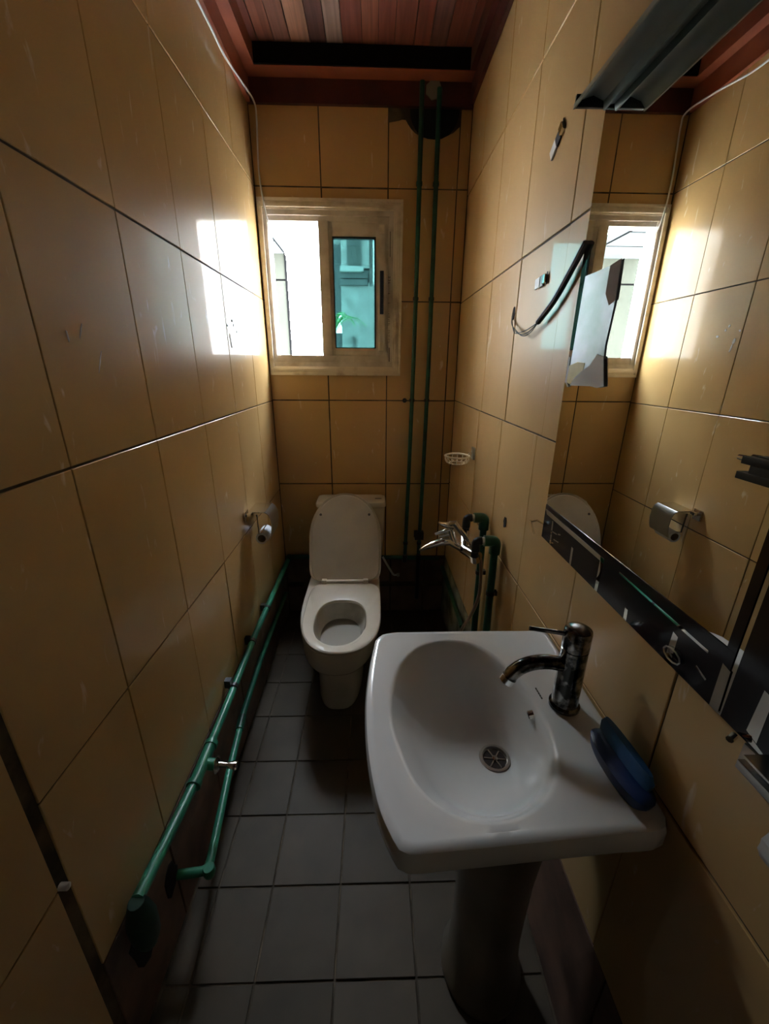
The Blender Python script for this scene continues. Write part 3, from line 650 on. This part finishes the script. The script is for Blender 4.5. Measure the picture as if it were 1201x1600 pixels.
# right wall drops with elbows
for (yy, xt, zt, lab) in ((1.36,0.335,0.920,'dark green drop pipe with elbow on the right wall, behind its twin'),(1.21,0.335,0.895,'dark green drop pipe with elbow on the right wall, the one nearer the basin')):
    q = empty('drop_pipe', lab, 'pipe', (0.40,yy,0.0), group='drop pipes on the right wall')
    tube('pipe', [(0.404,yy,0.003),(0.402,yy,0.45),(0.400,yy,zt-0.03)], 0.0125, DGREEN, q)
    e = corner((0.400,yy,zt-0.04),(0.400,yy,zt),(0.36,yy,zt),0.014)
    tube('elbow', [(0.400,yy,zt-0.045)]+[tuple(p) for p in e]+[(0.362,yy,zt)], 0.0185, DGREEN, q, 14)
    tube('nipple', [(0.364,yy,zt),(0.352,yy,zt-0.001)], 0.0130, STEEL, q, 14)
    e = corner((0.356,yy,zt),(0.336,yy,zt),(0.336,yy,zt-0.04),0.012)
    tube('reducer', [(0.354,yy,zt)]+[tuple(p) for p in e]+[(0.336,yy,zt-0.035)], 0.0145, BLACKP, q, 14)
    tube('union_nut', [(0.336,yy,zt-0.038),(0.334,yy,zt-0.058)], 0.0125, BLACKP, q, 8)
    band_clip('pipe_clip', (0.401,yy,0.70), (0,0,1), 0.0155, BLACKP, q)
    boxes('clip_foot', [(0.410,0.4225,yy-0.008,yy+0.008,0.692,0.708)], BLACKP, q)
    adopt(q)
rl = tube('right_floor_pipe', [(0.400,2.11,0.335),(0.400,1.90,0.325),(0.400,1.55,0.318)], 0.011, DGREEN)
tag(rl, 'dark green pipe low on the right wall behind the bath mixer', 'pipe')

# bath mixer
mxr = empty('bath_mixer', 'chrome bath mixer with flared spout and hanging hose beside the drop pipes', 'mixer tap', (0.33,1.29,0.84))
my = 1.285
tube('mixer_body', [(0.345,my-0.075,0.838),(0.318,my,0.830),(0.330,my+0.075,0.862)], 0.019, CHROME, mxr, 16)
for (a, b) in (((0.336,1.21,0.838),(0.345,1.215,0.838)),((0.336,1.36,0.862),(0.333,1.358,0.864))):
    tube('inlet_nut', [(a[0],a[1],a[2]+0.004),(b[0]-0.004,b[1],b[2]-0.02)], 0.0155, CHROME, mxr, 8)
bm = bmesh.new()
def ell(c, ry, rz, n=14): return [(c[0], c[1]+ry*math.cos(2*math.pi*k/n), c[2]+rz*math.sin(2*math.pi*k/n)) for k in range(n)]
loft(bm, [ell((0.300,my,0.838),0.015,0.014), ell((0.262,my,0.862),0.018,0.015), ell((0.235,my,0.860),0.017,0.013), ell((0.200,my,0.848),0.016,0.012), ell((0.176,my,0.838),0.012,0.008), ell((0.160,my,0.829),0.005,0.003)])
finish(bm, 'spout', CHROME, mxr, smooth=True)
tube('lever_neck', [(0.285,my,0.845),(0.270,my,0.880),(0.262,my,0.905)], 0.012, CHROME, mxr, 12)
bm = bmesh.new()
loft(bm, [ell((0.275,my,0.920),0.010,0.012), ell((0.252,my,0.921),0.013,0.011), ell((0.235,my,0.925),0.013,0.008), ell((0.222,my,0.930),0.008,0.004)])
finish(bm, 'lever', CHROME, mxr, smooth=True)
tube('diverter', [(0.262,my,0.905),(0.238,my,0.896),(0.212,my,0.888)], 0.007, CHROME, mxr, 10, radii=[0.010,0.006,0.005])
tube('diverter', [(0.262,my,0.890),(0.242,my,0.883),(0.226,my,0.880)], 0.007, CHROME, mxr, 10, radii=[0.010,0.006,0.005])
tube('handset', [(0.262,my-0.004,0.928),(0.275,my-0.012,0.934),(0.295,my-0.012,0.908),(0.332,my-0.012,0.862),(0.352,my-0.012,0.838)], 0.009, CHROME, mxr, 14, radii=[0.010,0.011,0.010,0.008,0.009])
HOSE = mat('braided_hose', (0.30,0.22,0.18), 0.35, 0.7, bump=(200,0.5))
tube('shower_hose', spline([(0.352,my-0.012,0.838),(0.372,my-0.012,0.805),(0.384,my,0.74),(0.386,my,0.65),(0.368,my+0.01,0.56),(0.335,my+0.01,0.49),(0.318,my+0.01,0.40),(0.33,my+0.02,0.20),(0.36,my+0.03,0.02)], 6), 0.0062, HOSE, mxr, 10)
adopt(mxr)

WIREM = mat('pale_plated_wire', (0.88,0.82,0.70), 0.3, 0.25)
# wire soap basket
sb = empty('soap_basket', 'round chrome wire soap basket on the right wall above the bath mixer', 'soap basket', (XR,1.675,1.08))
cy_, cz_ = 1.675, 1.080; cx_ = 0.352; r_ = 0.050
def circ(r, z, n=28): return [(cx_+r*math.cos(2*math.pi*k/n), cy_+r*math.sin(2*math.pi*k/n), z) for k in range(n+1)]
tube('basket_rim', circ(r_, cz_), 0.0042, WIREM, sb, 8)
tube('basket_foot', circ(r_*0.62, cz_-0.030), 0.0024, WIREM, sb, 6)
for k in range(14):
    a = 2*math.pi*k/14; c, s = math.cos(a), math.sin(a)
    tube('basket_wire', spline([(cx_+r_*c,cy_+r_*s,cz_),(cx_+r_*1.0*c,cy_+r_*1.0*s,cz_-0.014),(cx_+r_*0.85*c,cy_+r_*0.85*s,cz_-0.027),(cx_+r_*0.62*c,cy_+r_*0.62*s,cz_-0.030)],3), 0.0022, WIREM, sb, 6)
boxes('mount_arm', [(0.398,0.418,1.669,1.681,1.078,1.096)], CHROME, sb, 0.002)
boxes('mount_plate', [(0.414,0.4222,1.655,1.695,1.066,1.116)], STEEL, sb, 0.003)
adopt(sb)

# toilet paper holders
lh = empty('toilet_roll_holder', 'chrome paper holder with flap and nearly finished roll on the left wall', 'roll holder', (XL,1.6,0.86))
boxes('mount_plate', [(XL+0.001,XL+0.008,1.530,1.575,0.835,0.880)], CHROME, lh, 0.002)
boxes('mount_arm', [(XL+0.008,XL+0.030,1.540,1.565,0.858,0.872)], CHROME, lh, 0.002)
boxes('hood_top', [(XL+0.004,XL+0.075,1.575,1.700,0.862,0.866)], CHROME, lh, 0.001)
bm = bmesh.new()
sec = [(XL+0.073,0.866),(XL+0.088,0.855),(XL+0.097,0.835),(XL+0.099,0.800),(XL+0.094,0.765),(XL+0.086,0.745)]
sec2 = [(x-0.003,z-0.001) for x, z in sec][::-1]
loft(bm, [[(x,y,z) for x,z in sec+sec2] for y in (1.575,1.700)]); finish(bm, 'hood_flap', STEEL, lh, smooth=True)
tube('roll_bar', [(XL+0.045,1.560,0.862),(XL+0.045,1.565,0.775),(XL+0.045,1.590,0.765),(XL+0.045,1.695,0.765)], 0.0035, CHROME, lh, 8)
adopt(lh)
def roll(name, label, c, ro, ri, ln):
    rt = empty(name, label, 'paper roll', c)
    b_ = bmesh.new(); n = 28
    def rg(r, h, f=0.0): return [(c[0]+r*math.cos(2*math.pi*k/n)*(1+f*math.sin(3*k)), c[1]+h, c[2]+r*math.sin(2*math.pi*k/n)) for k in range(n)]
    q = loft(b_, [rg(ri,0), rg(ro,0,0.03), rg(ro,ln,0.03), rg(ri,ln)], cap0=False, cap1=False)
    for i in range(n): b_.faces.new((q[-1][i], q[-1][(i+1)%n], q[0][(i+1)%n], q[0][i]))
    finish(b_, 'paper', PAPER, rt, smooth=True)
    b_ = bmesh.new(); q = loft(b_, [rg(ri-0.0002,-0.001), rg(ri-0.0002,ln+0.001), rg(ri-0.0015,ln+0.001), rg(ri-0.0015,-0.001)], cap0=False, cap1=False)
    for i in range(n): b_.faces.new((q[-1][i], q[-1][(i+1)%n], q[0][(i+1)%n], q[0][i]))
    finish(b_, 'cardboard_core', mat('cardboard', (0.25,0.18,0.12), 0.9), rt, smooth=True); adopt(rt)
roll('toilet_roll', 'nearly finished white paper roll hanging in the left wall holder', (XL+0.047,1.590,0.742), 0.025, 0.017, 0.095)
rh = empty('toilet_roll_holder', 'grey metal paper holder on the right wall below the mirror, cut by the photo edge', 'roll holder', (XR,0.29,1.02))
boxes('mount_plate', [(0.4145,0.4222,0.255,0.330,1.000,1.036)], STEEL, rh, 0.002)
boxes('hood_top', [(0.388,0.4145,0.13,0.305,1.046,1.049)], STEEL, rh, 0.001)
boxes('hood_rail', [(0.392,0.4145,0.13,0.312,1.030,1.034)], STEEL, rh, 0.001)
boxes('holder_back', [(0.398,0.4145,0.13,0.300,1.034,1.046)], BLACKP, rh, 0.001)
tube('roll_bar', [(0.392,0.262,1.030),(0.392,0.262,1.012),(0.392,0.14,1.012)], 0.003, CHROME, rh, 8)
tube('fixing_peg', [(0.4145,0.342,1.033),(0.404,0.336,1.034)], 0.004, CHROME, rh, 8)
adopt(rh)
roll('toilet_roll', 'white paper roll at the right edge of the photo, in the right wall holder', (0.392,0.145,1.010), 0.0295, 0.012, 0.100)

# white cable along the left wall
wc = tube('white_cable', spline([(-0.508,0.6,2.410),(-0.508,1.2,2.405),(-0.504,1.60,2.418),(-0.500,1.70,2.415),(-0.500,1.83,2.417),(-0.498,2.00,2.445),(-0.486,2.14,2.450),(-0.484,2.158,2.40),(-0.492,2.158,2.236),(-0.482,2.146,2.122),(-0.466,2.140,2.040),(-0.464,2.19,2.022)], 6), 0.0036, CABLEW)
tag(wc, 'thin white cable running under the ceiling and down to the window', 'cable')

# ------------------------------------------------------------------ outdoors
struct('ground', [(-14,14,2.5,30,-0.35,-0.30)], GROUND)['label'] = 'pale paved yard outside'
bay = empty('neighbouring_bay', 'pale panelled bay with white soffit just outside the open window half', 'building', (-1.2,3.2,-0.3))
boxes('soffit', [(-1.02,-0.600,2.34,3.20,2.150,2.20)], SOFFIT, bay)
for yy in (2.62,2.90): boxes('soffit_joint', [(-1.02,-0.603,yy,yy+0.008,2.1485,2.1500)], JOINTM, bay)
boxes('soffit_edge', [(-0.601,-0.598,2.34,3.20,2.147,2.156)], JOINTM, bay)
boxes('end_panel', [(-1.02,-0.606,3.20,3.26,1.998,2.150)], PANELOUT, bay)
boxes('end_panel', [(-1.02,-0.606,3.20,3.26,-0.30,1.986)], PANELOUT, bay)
boxes('panel_joint', [(-1.02,-0.606,3.205,3.25,1.986,1.998)], JOINTM, bay)
boxes('corner_trim', [(-0.606,-0.601,3.195,3.26,-0.30,2.150)], JOINTM, bay)
adopt(bay)
nb = empty('neighbour_house', 'pale house with concrete pillar, beam and small dark window seen through the teal glass', 'house', (0.2,5.3,-0.3))
boxes('facade', [(-0.50,3.2,5.50,5.7,2.38,4.2),(-0.50,3.2,5.50,5.7,-0.30,1.2)], CONC, nb)
boxes('dark_infill', [(-0.50,-0.350,5.30,5.50,2.02,2.72)], DARKOUT, nb)
boxes('pillar', [(-0.350,1.2,5.00,5.50,-0.30,2.262)], CONC, nb, 0.004)
boxes('beam', [(-0.350,-0.055,4.96,5.50,2.262,2.318)], DARKOUT, nb)
boxes('beam', [(-0.350,-0.055,4.95,5.50,2.326,2.378)], DARKOUT, nb)
boxes('ledge', [(-0.350,-0.10,4.90,5.50,2.380,2.430)], SOFFITG, nb, 0.004)
wf = boxes('window', [(-0.275,-0.130,4.98,5.02,2.44,2.78)], WINOUT, nb)
boxes('window_bar', [(-0.275,-0.130,4.965,4.98,2.63,2.655)], DARKOUT, wf)
boxes('window_surround', [(-0.340,-0.275,5.00,5.10,2.43,2.95),(-0.130,-0.04,5.00,5.10,2.43,2.95)], CONC, nb)
boxes('sky_blocking_wall', [(0.85,3.2,3.6,4.95,-0.3,3.15)], CONC, nb)  # out-of-view wall, added to block the sky on the right
boxes('added_shading_slab', [(-0.50,3.2,3.7,5.7,3.15,3.3)], WALLOUT, nb)  # unseen overhang, added to keep sky light off the facade
boxes('drain_pipe', [(0.0,0.02,4.95,4.97,2.27,3.2)], WALLOUT, nb)
boxes('side_wing', [(-0.04,1.2,5.05,5.5,2.262,3.4)], CONC, nb)
boxes('side_glass', [(-0.60,-0.585,5.0,5.02,1.2,2.0)], DARKOUT, nb)
boxes('low_wall', [(-0.50,-0.352,5.20,5.30,-0.3,1.80)], DARKOUT, nb)
boxes('wall_post', [(-0.225,-0.212,4.97,5.0,-0.3,1.75)], DARKOUT, nb)
adopt(nb)
pm = empty('palm_plant', 'green palm fronds in the gap beside the concrete pillar outside', 'plant', (-0.42,4.7,0.9))
tube('stem', [(-0.42,4.7,-0.3),(-0.42,4.7,1.7)], 0.02, DARKOUT, pm, 8)
for k in range(16):
    a = 2*math.pi*k/16 + random.uniform(-.15,.15); le = random.uniform(0.22,0.38); b_ = bmesh.new(); rr = []
    for t in [0,0.25,0.5,0.75,1.0]:
        w_ = 0.022*math.sin(math.pi*min(0.97,t+0.08)); h = 1.75 + 0.32*t*(1.15-t)*1.6 + 0.02*(k % 3)
        cxx, cyy = -0.42+math.cos(a)*le*t, 4.7+math.sin(a)*le*t; nx, ny = -math.sin(a)*w_, math.cos(a)*w_
        rr.append([(cxx-nx,cyy-ny,h),(cxx,cyy,h+0.006),(cxx+nx,cyy+ny,h),(cxx,cyy,h-0.004)])
    loft(b_, rr); finish(b_, 'leaf', LEAFM, pm)
adopt(pm)
